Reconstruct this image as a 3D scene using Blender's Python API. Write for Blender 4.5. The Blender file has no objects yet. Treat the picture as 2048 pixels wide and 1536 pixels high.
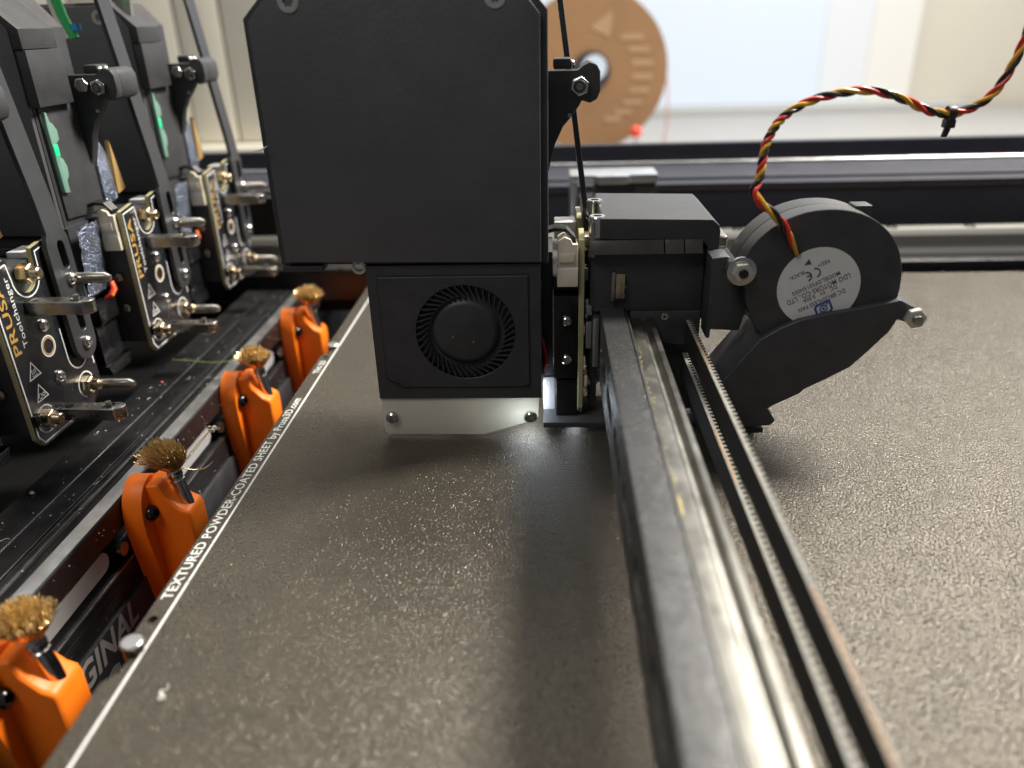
import bpy, bmesh, math, random
from mathutils import Vector, Matrix
R = math.radians
sc = bpy.context.scene
COL = sc.collection
S = 0.001                                   # every size below is in millimetres
random.seed(7)

# ------------------------------------------------------------------ camera
FPX, CX, CY, HC = 1536.0, 1024.0, 768.0, 120.0
yv = Vector((1095-CX, 40-CY, FPX)).normalized()          # bed direction seen by the lens
kk = FPX*FPX/((CY-40)-0.03*(1095-CX))
zd = Vector((0.03*kk, kk, FPX)).normalized()
zd = (zd-yv*zd.dot(yv)).normalized()
xv = yv.cross(-zd)
right = Vector((xv[0], yv[0], -zd[0])); down = Vector((xv[1], yv[1], -zd[1])); fwd = Vector((xv[2], yv[2], -zd[2]))
cam = bpy.data.cameras.new('camera'); camo = bpy.data.objects.new('camera', cam); COL.objects.link(camo)
m = Matrix(((right.x, -down.x, -fwd.x, 0), (right.y, -down.y, -fwd.y, 0), (right.z, -down.z, -fwd.z, HC*S), (0, 0, 0, 1)))
camo.matrix_world = m
cam.sensor_width = 36; cam.lens = 27; cam.clip_start = 0.005; cam.clip_end = 20
cam.dof.use_dof = True; cam.dof.focus_distance = 0.232; cam.dof.aperture_fstop = 8.5
sc.camera = camo

# ------------------------------------------------------------------ light
w = bpy.data.worlds.new('World'); sc.world = w; w.use_nodes = True
w.node_tree.nodes['Background'].inputs[0].default_value = (0.80, 0.86, 1.0, 1)
w.node_tree.nodes['Background'].inputs[1].default_value = 0.10
sc.view_settings.view_transform = 'Standard'; sc.view_settings.look = 'None'
sc.view_settings.exposure = 0.0; sc.view_settings.gamma = 1
def area(name, loc, target, size, watts, col):
    l = bpy.data.lights.new(name, 'AREA'); l.shape = 'RECTANGLE'; l.size, l.size_y = size[0]*S, size[1]*S
    l.energy = watts; l.color = col
    o = bpy.data.objects.new(name, l); COL.objects.link(o); o.location = Vector(loc)*S
    o.rotation_euler = (Vector(target)-Vector(loc)).to_track_quat('-Z', 'Y').to_euler()
    return o
area('ceiling_lamp', (780, 620, 1120), (40, 180, 20), (200, 380), 44, (1.0, 0.95, 0.87))
area('glare_fill_light', (900, 1180, 1150), (120, 250, 0), (500, 300), 14, (1.0, 0.97, 0.92))  # added light, brightens the glare on the right of the sheet
area('wall_fill_light', (-250, 950, 1300), (-150, 1100, 0), (900, 300), 12, (1.0, 0.96, 0.88))  # added light for the wall and cabinet at the back
area('front_fill_light', (-420, -300, 1000), (-120, 230, 20), (400, 400), 4, (1.0, 0.95, 0.88))  # added soft fill from behind the camera for front faces

# ------------------------------------------------------------------ materials
MATS = {}
def mat(name, col, rough=0.5, metal=0.0, bump=None, spec=0.5, emit=None, var=None, coat=0.0, trans=0.0, aniso=None):
    """bump=(scale per metre, distance in m, detail[, kind]); var=(scale, amount): colour and gloss mottling"""
    ma = bpy.data.materials.new(name); ma.use_nodes = True
    nt = ma.node_tree; n = nt.nodes; L = nt.links; p = n['Principled BSDF']
    p.inputs['Base Color'].default_value = (*col, 1); p.inputs['Roughness'].default_value = rough
    p.inputs['Metallic'].default_value = metal; p.inputs['Specular IOR Level'].default_value = spec
    p.inputs['Coat Weight'].default_value = coat; p.inputs['Coat Roughness'].default_value = 0.15
    if trans: p.inputs['Transmission Weight'].default_value = trans
    if emit: p.inputs['Emission Color'].default_value = (*emit[0], 1); p.inputs['Emission Strength'].default_value = emit[1]
    tc = n.new('ShaderNodeTexCoord')
    if var:
        t = n.new('ShaderNodeTexNoise'); t.inputs['Scale'].default_value = var[0]; t.inputs['Detail'].default_value = 6
        t.inputs['Roughness'].default_value = 0.65
        L.new(tc.outputs['Object'], t.inputs['Vector'])
        r = n.new('ShaderNodeMapRange'); r.inputs[1].default_value = 0.3; r.inputs[2].default_value = 0.7
        r.inputs[3].default_value = 1-var[1]; r.inputs[4].default_value = 1+var[1]; L.new(t.outputs[0], r.inputs[0])
        mx = n.new('ShaderNodeVectorMath'); mx.operation = 'SCALE'; mx.inputs[0].default_value = col
        L.new(r.outputs[0], mx.inputs['Scale']); L.new(mx.outputs[0], p.inputs['Base Color'])
        r2 = n.new('ShaderNodeMath'); r2.operation = 'MULTIPLY'; r2.inputs[1].default_value = rough
        L.new(r.outputs[0], r2.inputs[0]); L.new(r2.outputs[0], p.inputs['Roughness'])
    if bump:
        if len(bump) > 3 and bump[3] == 'layers':
            mp = n.new('ShaderNodeMapping'); mp.inputs['Scale'].default_value = (0.03, 0.03, 1); L.new(tc.outputs['Object'], mp.inputs[0])
            t = n.new('ShaderNodeTexNoise'); L.new(mp.outputs[0], t.inputs['Vector'])
        elif len(bump) > 3 and bump[3] == 'brushed':
            mp = n.new('ShaderNodeMapping'); mp.inputs['Scale'].default_value = (1, 0.02, 1); L.new(tc.outputs['Object'], mp.inputs[0])
            t = n.new('ShaderNodeTexNoise'); L.new(mp.outputs[0], t.inputs['Vector'])
        elif len(bump) > 3 and bump[3] == 'grain':                   # rounded grains of a powder coat, warped so no two are alike
            wn = n.new('ShaderNodeTexNoise'); wn.noise_dimensions = '2D'; wn.inputs['Scale'].default_value = bump[0]*.6; wn.inputs['Detail'].default_value = 0; L.new(tc.outputs['Object'], wn.inputs['Vector'])
            wm = n.new('ShaderNodeVectorMath'); wm.operation = 'SCALE'; wm.inputs['Scale'].default_value = .5/bump[0]; L.new(wn.outputs['Color'], wm.inputs[0])
            wa = n.new('ShaderNodeVectorMath'); L.new(tc.outputs['Object'], wa.inputs[0]); L.new(wm.outputs[0], wa.inputs[1])
            t = n.new('ShaderNodeTexVoronoi'); t.voronoi_dimensions = '2D'; t.feature = 'F1'; L.new(wa.outputs[0], t.inputs['Vector'])
            sq = n.new('ShaderNodeMath'); sq.operation = 'POWER'; sq.inputs[1].default_value = 2; L.new(t.outputs['Distance'], sq.inputs[0])
        else:
            t = n.new('ShaderNodeTexNoise'); L.new(tc.outputs['Object'], t.inputs['Vector'])
        t.inputs['Scale'].default_value = bump[0]; t.inputs['Detail'].default_value = bump[2]
        b = n.new('ShaderNodeBump'); b.inputs['Distance'].default_value = bump[1]; b.inputs['Strength'].default_value = 1; b.invert = len(bump) > 3 and bump[3] == 'grain'
        L.new(sq.outputs[0] if len(bump) > 3 and bump[3] == 'grain' else t.outputs[0], b.inputs['Height']); L.new(b.outputs[0], p.inputs['Normal'])
    MATS[name] = ma
    return ma
mat('sheet_coat', (0.088, 0.076, 0.059), 0.20, 0.45, (2050, 0.00020, 0, 'grain'), var=(90, 0.10))
mat('beam_coat', (0.055, 0.055, 0.055), 0.28, 0.3, (2300, 0.00022, 1), var=(120, 0.12))
mat('cover_coat', (0.086, 0.086, 0.091), 0.50, 0.0, (900, 0.00010, 2), var=(60, 0.10))
mat('black_plastic', (0.040, 0.041, 0.044), 0.48, 0, (700, 0.00003, 3), var=(150, 0.2))
mat('black_print', (0.043, 0.043, 0.046), 0.50, 0, (3200, 0.00004, 1, 'layers'), var=(120, 0.18))
mat('grey_print', (0.036, 0.036, 0.038), 0.5, 0, (3200, 0.00004, 1, 'layers'), var=(120, 0.15))
mat('gloss_black', (0.010, 0.010, 0.011), 0.16, 0, (260, 0.0001, 2), var=(80, 0.3))
mat('anodised', (0.022, 0.021, 0.022), 0.33, 0.35, (2500, 0.00004, 2, 'brushed'), var=(160, 0.25))
mat('anodised_brown', (0.035, 0.022, 0.020), 0.36, 0.35, (2500, 0.00004, 2, 'brushed'), var=(160, 0.25))
mat('bare_aluminium', (0.62, 0.62, 0.63), 0.33, 1.0, (2500, 0.00003, 2, 'brushed'), var=(200, 0.12))
mat('milled_aluminium', (0.80, 0.81, 0.84), 0.35, 0.6, (2200, 0.00012, 1, 'brushed'))
mat('steel', (0.66, 0.64, 0.60), 0.20, 1.0, var=(300, 0.15))
mat('dull_steel', (0.42, 0.40, 0.36), 0.30, 1.0, (600, 0.00002, 2), var=(250, 0.2))
mat('rail_steel', (0.20, 0.195, 0.176), 0.38, 1.0, (2600, 0.00003, 2, 'brushed'), var=(140, 0.2))
mat('gold_steel', (0.60, 0.49, 0.33), 0.26, 1.0, var=(250, 0.2))
mat('brass', (0.90, 0.70, 0.36), 0.25, 0.75)
mat('brass_dark', (0.72, 0.52, 0.24), 0.3, 0.75)
mat('gold_strip', (0.75, 0.48, 0.17), 0.35, 0.4)
mat('orange_print', (1.0, 0.205, 0.008), 0.46, 0, (2600, 0.00003, 1, 'layers'), var=(60, 0.06))
mat('pcb_edge', (0.40, 0.37, 0.19), 0.45, 0, var=(300, 0.15))
mat('solder_mask', (0.014, 0.016, 0.020), 0.27, 0, (250, 0.00004, 2), var=(60, 0.2))
mat('silkscreen', (0.80, 0.80, 0.78), 0.5)
mat('gold_print', (0.72, 0.43, 0.10), 0.35, 0.3)
mat('white_guard', (0.82, 0.80, 0.74), 0.38, 0, (300, 0.00008, 2), var=(70, 0.06))
def translucent(name, amount):
    nt = MATS[name].node_tree; p = nt.nodes['Principled BSDF']; out = nt.nodes['Material Output']
    tr_ = nt.nodes.new('ShaderNodeBsdfTranslucent'); tr_.inputs[0].default_value = (.9, .88, .80, 1)
    mx = nt.nodes.new('ShaderNodeMixShader'); mx.inputs[0].default_value = amount
    nt.links.new(p.outputs[0], mx.inputs[1]); nt.links.new(tr_.outputs[0], mx.inputs[2]); nt.links.new(mx.outputs[0], out.inputs['Surface'])
translucent('white_guard', .45)
mat('cream_plastic', (0.70, 0.64, 0.50), 0.4, 0, var=(300, 0.06))
mat('label_paper', (0.66, 0.66, 0.66), 0.45, 0, var=(100, 0.04))
mat('label_ink', (0.06, 0.06, 0.065), 0.5)
mat('label_blue', (0.05, 0.08, 0.30), 0.5)
mat('rubber_belt', (0.020, 0.020, 0.020), 0.55, 0, (900, 0.00008, 2))
mat('belt_edge', (0.21, 0.20, 0.175), 0.6, 0, (900, 0.0001, 3), var=(300, 0.35))
mat('belt_thread', (0.55, 0.30, 0.13), 0.55, 0, var=(200, 0.3))
mat('red_wire', (0.62, 0.035, 0.025), 0.35); mat('yellow_wire', (0.72, 0.38, 0.03), 0.35); mat('black_wire', (0.015, 0.015, 0.016), 0.35)
mat('zip_tie', (0.02, 0.02, 0.02), 0.4)
mat('print_white', (0.70, 0.70, 0.67), 0.55, 0, (1100, 0.0001, 2), var=(800, 0.12))
mat('panel_text', (0.45, 0.45, 0.43), 0.45)
mat('light_pipe', (0.16, 0.30, 0.23), 0.4, 0, (300, 0.0001, 2), emit=((0.3, 0.7, 0.5), 0.02))
mat('lit_pipe', (0.02, 0.70, 0.30), 0.4, 0, emit=((0.0, 0.75, 0.25), 0.12))
mat('braid', (0.30, 0.35, 0.46), 0.15, 0.85, (1100, 0.0012, 3))
mat('rear_black', (0.040, 0.041, 0.052), 0.5, 0, spec=0.14, var=(60, .15))
mat('strip_black', (0.06, 0.057, 0.054), 0.3, 0, (200, .0001, 2), var=(120, .2))
mat('strut_black', (0.035, 0.037, 0.040), 0.36, 0, (500, .00004, 2), var=(60, .2))
mat('zinc', (0.58, 0.56, 0.51), 0.3, 0.55, var=(300, .12))
mat('rear_steel', (0.36, 0.35, 0.32), 0.4, 0.8)
mat('silver_strip', (0.48, 0.48, 0.48), 0.4, 0.25)
mat('matte_black', (0.006, 0.006, 0.006), 0.9, spec=0.1)
mat('grease', (0.75, 0.60, 0.20), 0.3)
mat('wall_paint', (0.55, 0.52, 0.45), 0.7, 0, (60, 0.0004, 3), var=(3, 0.03))
mat('cabinet', (0.78, 0.74, 0.63), 0.5, 0, var=(4, 0.03))
mat('cabinet_edge', (0.50, 0.44, 0.33), 0.5)
mat('desk_grey', (0.26, 0.26, 0.26), 0.5, 0, var=(20, 0.05))
mat('cardboard', (0.31, 0.17, 0.08), 0.75, 0, (300, 0.0002, 3), var=(25, 0.10))
mat('cardboard_pale', (0.42, 0.27, 0.155), 0.75, 0, var=(25, 0.1))
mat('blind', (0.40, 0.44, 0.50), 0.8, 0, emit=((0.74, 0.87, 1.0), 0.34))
mat('blind_side', (0.44, 0.45, 0.46), 0.8, 0, emit=((0.80, 0.88, 0.97), 0.31))
mat('blind_edge', (0.50, 0.49, 0.46), 0.8, 0, emit=((0.90, 0.91, 0.90), 0.25))
mat('window_frame', (0.34, 0.35, 0.35), 0.5)
mat('red_knob', (0.75, 0.06, 0.02), 0.4)
mat('green_strip', (0.05, 0.48, 0.14), 0.4)
mat('clear_tube', (0.70, 0.72, 0.62), 0.35, 0)
mat('blue_tip', (0.05, 0.30, 0.65), 0.4)
mat('pink_filament', (0.60, 0.25, 0.22), 0.4)
mat('dust', (0.62, 0.60, 0.56), 0.7)
mat('green_hair', (0.35, 0.55, 0.12), 0.4)
mat('lamp_white', (1, 1, 1), 0.5, 0, emit=((0.85, 0.92, 1.0), 25))
mat('pink_dust', (0.75, 0.16, 0.16), 0.7)

# ------------------------------------------------------------------ mesh helpers
def basis(d):
    d = Vector(d).normalized(); a = Vector((0, 0, 1)) if abs(d.z) < 0.9 else Vector((0, 1, 0))
    u = a.cross(d).normalized(); return u, d.cross(u), d
class MB:
    def __init__(s): s.v, s.f, s.mi = [], [], []
    def add(s, vs, fs, mi=0):
        o = len(s.v); s.v += [tuple(v) for v in vs]
        for f in fs: s.f.append([i+o for i in f]); s.mi.append(mi)
        return s
    def box(s, x0, x1, y0, y1, z0, z1, mi=0):
        return s.add([(x, y, z) for z in (z0, z1) for y in (y0, y1) for x in (x0, x1)],
                     [(0, 2, 3, 1), (4, 5, 7, 6), (0, 1, 5, 4), (2, 6, 7, 3), (0, 4, 6, 2), (1, 3, 7, 5)], mi)
    def lathe(s, p, d, prof, n=20, mi=0, capa=True, capb=True, lobes=None):
        u, v, d = basis(d); p = Vector(p); vs = []
        for j, (t, r) in enumerate(prof):
            for i in range(n):
                a = 2*math.pi*i/n; rr = r
                if lobes and j in lobes: rr = r*(1+0.16*math.cos(6*a))
                vs.append(p+d*t+u*rr*math.cos(a)+v*rr*math.sin(a))
        fs = [(j*n+i, j*n+(i+1) % n, (j+1)*n+(i+1) % n, (j+1)*n+i) for j in range(len(prof)-1) for i in range(n)]
        if capa: fs.append(tuple(reversed(range(n))))
        if capb: fs.append(tuple(range((len(prof)-1)*n, len(prof)*n)))
        return s.add(vs, fs, mi)
    def cyl(s, p0, p1, r0, r1=None, n=20, mi=0):
        d = Vector(p1)-Vector(p0); return s.lathe(p0, d, [(0, r0), (d.length, r0 if r1 is None else r1)], n, mi)
    def prism(s, poly, plane, a, b, mi=0):
        n = len(poly)
        mk = {'xz': lambda q, t: (q[0], t, q[1]), 'yz': lambda q, t: (t, q[0], q[1]), 'xy': lambda q, t: (q[0], q[1], t)}[plane]
        return s.add([mk(q, a) for q in poly]+[mk(q, b) for q in poly],
                     [tuple(range(n)), tuple(reversed(range(n, 2*n)))]+[(i, n+i, n+(i+1) % n, (i+1) % n) for i in range(n)], mi)
    def tube(s, path, r, n=8, mi=0):
        path = [Vector(p) for p in path]; vs = []; N = len(path); u = None
        for i, p in enumerate(path):
            d = (path[min(i+1, N-1)]-path[max(i-1, 0)]).normalized()
            if u is None: u = basis(d)[0]
            u = (u-d*u.dot(d)).normalized(); v = d.cross(u)
            rr = r[i] if isinstance(r, list) else r
            vs += [p+u*rr*math.cos(2*math.pi*k/n)+v*rr*math.sin(2*math.pi*k/n) for k in range(n)]
        fs = [(i*n+k, i*n+(k+1) % n, (i+1)*n+(k+1) % n, (i+1)*n+k) for i in range(N-1) for k in range(n)]
        fs += [tuple(reversed(range(n))), tuple(range((N-1)*n, N*n))]
        return s.add(vs, fs, mi)
    def hexa(s, p, d, r, h, rot=0.0, cham=0.12, mi=0):
        u, v, d = basis(d); p = Vector(p); vs = []
        for t, k in ((0, 1), (h*(1-cham), 1), (h, 0.86)):
            vs += [p+d*t+(u*math.cos(rot+i*math.pi/3)+v*math.sin(rot+i*math.pi/3))*r*k for i in range(6)]
        fs = [(j*6+i, j*6+(i+1) % 6, (j+1)*6+(i+1) % 6, (j+1)*6+i) for j in range(2) for i in range(6)]
        return s.add(vs, fs+[tuple(reversed(range(6))), tuple(range(12, 18))], mi)
    def screw(s, p, d, r, h, flat=False, n=24, mi=0):
        """pan or countersunk head with a six-lobe recess"""
        if flat: pr = [(-.2*h, r), (0, r), (h*.5, r*.93), (h*.5, r*.46), (-h*.4, r*.42), (-h*.4, .01)]
        else: pr = [(0, r), (h*.35, r), (h*.72, r*.88), (h, r*.62), (h, r*.50), (h*.1, r*.44), (h*.1, .01)]
        k = len(pr); return s.lathe(p, d, pr, n, mi, True, False, lobes=(k-3, k-2))
    def plate_hole(s, x0, x1, z0, z1, c, r, y0, y1, n=64, mi=0):
        """rectangular plate in the xz plane with one round hole"""
        vs = []
        for y in (y0, y1):
            for ring in (0, 1):
                for i in range(n):
                    a = 2*math.pi*i/n; dx, dz = math.cos(a), math.sin(a)
                    if ring: vs.append((c[0]+dx*r, y, c[1]+dz*r)); continue
                    t = min(((x1 if dx > 0 else x0)-c[0])/dx if abs(dx) > 1e-9 else 1e9, ((z1 if dz > 0 else z0)-c[1])/dz if abs(dz) > 1e-9 else 1e9)
                    vs.append((c[0]+dx*t, y, c[1]+dz*t))
        fs = []
        for i in range(n):
            j = (i+1) % n
            fs += [(i, j, n+j, n+i), (2*n+j, 2*n+i, 3*n+i, 3*n+j), (n+i, n+j, 3*n+j, 3*n+i), (j, i, 2*n+i, 2*n+j)]
        # corner fill
        for cx_, cz_ in ((x0, z0), (x0, z1), (x1, z0), (x1, z1)):
            a = math.atan2(cz_-c[1], cx_-c[0]) % (2*math.pi); i = int(a/(2*math.pi)*n) % n; j = (i+1) % n
            k = len(vs); vs += [(cx_, y0, cz_), (cx_, y1, cz_)]
            fs += [(j, i, k), (2*n+i, 2*n+j, k+1), (i, 2*n+i, k+1, k), (2*n+j, j, k, k+1)]
        return s.add(vs, fs, mi)
    def outline(s, pts, wd, plane, a, b, mi=0, closed=False):
        """a printed line of width wd along a polyline"""
        n = len(pts); P2 = [Vector(p) for p in pts]; Lf, Rt = [], []
        for i in range(n):
            p0 = P2[i-1] if (i > 0 or closed) else P2[i]; p1 = P2[(i+1) % n] if (i < n-1 or closed) else P2[i]
            d1 = (P2[i]-p0); d2 = (p1-P2[i])
            d1 = d1.normalized() if d1.length > 1e-9 else d2.normalized(); d2 = d2.normalized() if d2.length > 1e-9 else d1
            t = (d1+d2).normalized(); nn = Vector((-t.y, t.x)); k = 1/max(0.4, nn.dot(Vector((-d1.y, d1.x))))
            Lf.append(P2[i]+nn*wd/2*k); Rt.append(P2[i]-nn*wd/2*k)
        for i in range(n if closed else n-1):
            j = (i+1) % n; s.prism([Lf[i], Lf[j], Rt[j], Rt[i]], plane, a, b, mi)
        return s
    def merge(s, o, f=lambda v: v, mi=None):
        k = len(s.v); s.v += [tuple(f(Vector(v))) for v in o.v]; s.f += [[i+k for i in q] for q in o.f]; s.mi += o.mi if mi is None else [mi]*len(o.f); return s
def curve_plate(outer, holes, plane, a, b):
    """flat plate with holes cut through it"""
    cu = bpy.data.curves.new('c', 'CURVE'); cu.dimensions = '2D'; cu.fill_mode = 'BOTH'; cu.extrude = abs(b-a)/2
    for lp in [outer]+holes:
        sp = cu.splines.new('POLY'); sp.points.add(len(lp)-1); sp.use_cyclic_u = True
        for q, p in zip(sp.points, lp): q.co = (p[0], p[1], 0, 1)
    o = bpy.data.objects.new('c', cu); COL.objects.link(o); dg = bpy.context.evaluated_depsgraph_get()
    me = bpy.data.meshes.new_from_object(o.evaluated_get(dg)); c = (a+b)/2; B = MB()
    mk = {'xz': lambda v: (v.x, v.z+c, v.y), 'yz': lambda v: (v.z+c, v.x, v.y), 'xy': lambda v: (v.x, v.y, v.z+c)}[plane]
    B.add([mk(v.co) for v in me.vertices], [tuple(p.vertices) for p in me.polygons])
    bpy.data.objects.remove(o); bpy.data.curves.remove(cu); bpy.data.meshes.remove(me); return B
TXT = {}
def text(B, s_, org, u, v, height, width=None, bold=0.0, shear=0.0, mi=0, thick=0.0):
    """lettering: org = left end of the base line, u = reading direction, v = up"""
    key = (s_, bold, shear)
    if key not in TXT:
        cu = bpy.data.curves.new('t', 'FONT'); cu.body = s_; cu.size = 1; cu.offset = bold; cu.shear = shear; cu.resolution_u = 3; cu.space_character = 1.05
        o = bpy.data.objects.new('t', cu); COL.objects.link(o); dg = bpy.context.evaluated_depsgraph_get()
        me = bpy.data.meshes.new_from_object(o.evaluated_get(dg))
        TXT[key] = ([(q.co.x, q.co.y) for q in me.vertices], [tuple(p.vertices) for p in me.polygons])
        bpy.data.objects.remove(o); bpy.data.curves.remove(cu); bpy.data.meshes.remove(me)
    vs, fs = TXT[key]; x0 = min(q[0] for q in vs); x1 = max(q[0] for q in vs); kh = height/0.70
    kw = width/(x1-x0) if width else kh
    org, u, v = Vector(org), Vector(u).normalized(), Vector(v).normalized()
    return B.add([org+u*(q[0]-x0)*kw+v*q[1]*kh for q in vs], fs, mi)
def circ(c, r, n=20, a0=0, a1=360): return [(c[0]+r*math.cos(R(a0+(a1-a0)*i/(n if a1-a0 == 360 else n-1))), c[1]+r*math.sin(R(a0+(a1-a0)*i/(n if a1-a0 == 360 else n-1)))) for i in range(n)]
def capsule(p, q, r, n=9):
    p, q = Vector(p), Vector(q); a = math.degrees(math.atan2(q.y-p.y, q.x-p.x))
    return circ(q, r, n, a-90, a+90)+circ(p, r, n, a+90, a+270)

ORG = {}
def thing(name, label, cat, loc=(0, 0, 0), group=None):
    o = bpy.data.objects.new(name, None); COL.objects.link(o); o.location = Vector(loc)*S; o.empty_display_size = 0.01
    tag(o, label, cat, group); ORG[o.name] = Vector(loc); return o
def tag(o, label, cat, group=None):
    o['label'] = label; o['category'] = cat
    if group: o['group'] = group
    return o
def make(name, B, mats, parent=None, bevel=0.0, seg=2, smooth=35, kind=None, local=False, loc=None, world=False):
    """one mesh object. Coordinates are millimetres in the world, or in the thing's own frame with local=True"""
    if isinstance(mats, str): mats = [mats]
    root = parent
    while root is not None and root.parent is not None: root = root.parent
    off = Vector((0, 0, 0)) if (local or root is None) else ORG[root.name]
    if loc is not None: off = Vector(loc)
    me = bpy.data.meshes.new(name); me.from_pydata([tuple(Vector(v)-off) for v in B.v], [], B.f)
    for ma in mats: me.materials.append(MATS[ma])
    for p, k in zip(me.polygons, B.mi): p.material_index = min(k, len(mats)-1)
    me.update()
    bm = bmesh.new(); bm.from_mesh(me); bmesh.ops.remove_doubles(bm, verts=bm.verts, dist=1e-4); bmesh.ops.recalc_face_normals(bm, faces=bm.faces)
    if bevel:
        es = [e for e in bm.edges if len(e.link_faces) == 2 and e.calc_face_angle(0) > R(30)]
        bmesh.ops.bevel(bm, geom=es, offset=bevel, segments=seg, profile=0.6, affect='EDGES', clamp_overlap=True)
    bmesh.ops.scale(bm, vec=(S, S, S), verts=bm.verts)
    bm.to_mesh(me); bm.free()
    if smooth:
        me.polygons.foreach_set('use_smooth', [True]*len(me.polygons)); me.set_sharp_from_angle(angle=R(smooth))
    o = bpy.data.objects.new(name, me); COL.objects.link(o)
    if parent is not None: o.parent = parent
    elif loc is not None: o.location = Vector(loc)*S
    if kind: o['kind'] = kind
    return o

# ================================================================== setting
wall = make('wall', MB().box(-1400, 1700, 1500, 1520, -700, 1500), 'wall_paint', kind='structure')
make('desk', MB().box(-900, 1500, 640, 1480, -70, -40), 'desk_grey', bevel=2, kind='structure')
t = thing('window', 'bright white blind of a window behind the printer', 'window', (420, 1490, -30))
for a, b, mm_ in ((-60, 480, 'blind'), (481, 560, 'blind_side'), (561, 640, 'blind_edge')):
    make('blind', MB().box(a, b, 1486, 1489, -28, 1200), mm_, t)
make('sill', MB().box(-80, 740, 1440, 1499, -50, -29), 'window_frame', t, bevel=2)
make('apron', MB().box(-70, 640, 1470, 1497, -92, -51), 'window_frame', t, bevel=2)
t = thing('cabinet', 'tall cream cabinet behind the parked tools', 'cabinet', (-420, 900, -45))
for a, b in ((-900, -515), (-512, -402), (-399, -352), (-349, -180)):
    make('door', MB().box(a, b, 896, 916, 4, 900), 'cabinet', t, bevel=1.5)
make('carcass', MB().box(-910, -170, 914, 1200, -40, 905), 'cabinet_edge', t)
make('ledge', MB().box(-905, -175, 870, 913, -16, 2), 'cabinet', t, bevel=1.5)
t = thing('upright', 'thin pole standing behind the spool', 'pole', (131, 1300, -40))
make('pole', MB().cyl((131, 1300, -40), (131, 1300, 700), 3.2), 'cabinet_edge', t)
make('foot', MB().cyl((131, 1300, -40), (131, 1300, -34), 14), 'cabinet_edge', t)

# ------------------------------------------------ cardboard spool
t = thing('filament_spool', 'brown cardboard filament spool standing on the desk behind the printer', 'spool', (54, 1050, -40))
SC = (54, 60)
def spool_side(y): return curve_plate(circ(SC, 95, 72), [circ((SC[0], SC[1]), 24, 36)], 'xz', y, y+3)
make('flange', spool_side(1040), 'cardboard', t)
make('flange', spool_side(1092), 'cardboard', t)
make('core', MB().lathe((SC[0], 1043, SC[1]), (0, 1, 0), [(0, 30), (49, 30)], 48, 0, False, False), 'cardboard', t)
make('winding', MB().lathe((SC[0], 1044, SC[1]), (0, 1, 0), [(0, 86), (47, 86)], 64), 'pink_filament', t)
make('hub', MB().lathe((SC[0], 1036, SC[1]+1), (0, 1, 0), [(0, 14), (0, 23), (30, 23), (30, 14)], 40, 0, False, False), 'black_plastic', t)
make('hub_gap_glow', MB().cyl((SC[0]+4, 1034, SC[1]+5), (SC[0]+4, 1060, SC[1]+5), 15), 'blind', t)  # glowing disc standing in for the bright gaps around the hub
tr = MB().prism([(SC[0]-2, SC[1]+50), (SC[0]+26, SC[1]+70), (SC[0]+22, SC[1]+38)], 'xz', 1039.4, 1039.8)
make('printed_triangle', tr, 'cardboard_pale', t)
for k in range(8):
    a = R(38-k*15); p = Vector((SC[0]+62*math.cos(a), SC[1]+62*math.sin(a)))
    make('printed_bar', MB().prism([(p.x-13+k, p.y-3.3), (p.x+15, p.y-3.3), (p.x+15, p.y+3.3), (p.x-13+k, p.y+3.3)], 'xz', 1039.4, 1039.8), 'cardboard_pale', t)
t = thing('spool_stand', 'small stand with a red knob under the cardboard spool', 'stand', (108, 1000, -40))
make('base', MB().box(70, 118, 985, 1030, -40, -28), 'black_plastic', t, bevel=1)
make('stem', MB().cyl((108.6, 1000, -28), (108.6, 1000, -12), 2.5), 'steel', t)
make('knob', MB().lathe((108.6, 1000, -14), (0, 0, 1), [(0, 4), (1, 7), (9, 7), (12, 4)], 20), 'red_knob', t)
fl = [(149, 1045, -38), (153, 1045, 0), (151, 1045, 40), (143, 1045, 80), (136, 1046, 100)]
tag(make('filament_strand', MB().tube(fl, 1.0, 6), 'pink_filament'), 'thin pinkish filament strand hanging beside the spool', 'filament')

# ================================================================== heated bed
SH = (0, 200, -1)
XL = -92.2
def notch(yc): return [(XL, yc-9), (XL+2.6, yc-6), (XL+2.6, yc-2.4)]+[(XL+2.6+2.6*math.sin(R(a)), yc-2.6*math.cos(R(a))) for a in (30, 60, 90, 120, 150)]+[(XL+2.6, yc+2.6), (XL, yc+5)]
edge = [(XL, 12)]+notch(121.0)+notch(290.6)+[(XL, 372), (XL+9, 381.5), (290, 381.5), (300, 372), (300, 12)]
sheet = thing('print_sheet', 'bronze textured spring steel sheet lying under the tool', 'print sheet', (100, 200, -1.2))
hl = [circ((-90.0, 130.6), 1.15, 16), circ((-90.0, 280.2), 1.0, 16)]
make('steel_plate', curve_plate(edge, hl, 'xy', -1.0, 0), 'sheet_coat', sheet)
ln = MB(); random.seed(3)
y = 30.0
while y < 372:
    y2 = min(372, y+random.uniform(6, 30)); ww = random.uniform(.27, .33)
    ln.box(-87.35-ww, -87.35+ww, y, y2-random.choice((0, 0, .25)), 0.03, 0.06); y = y2
make('border_line', ln, 'print_white', sheet, smooth=0)
tb = MB(); text(tb, 'TEXTURED POWDER-COATED SHEET by Prusa3D.com', (-88.85, 137.2, .05), (0, 1, 0), (-1, 0, 0), 2.6, 105.5, bold=0.014)
make('lettering', tb, 'print_white', sheet, smooth=0)
tb = MB(); text(tb, 'TH-23', (-88.6, 264.5, .05), (0, 1, 0), (-1, 0, 0), 2.3, 11.5, bold=0.012)
make('lettering', tb, 'print_white', sheet, smooth=0)
t = thing('heatbed', 'black heated bed under the textured sheet', 'heatbed', (100, 200, -12))
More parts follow.
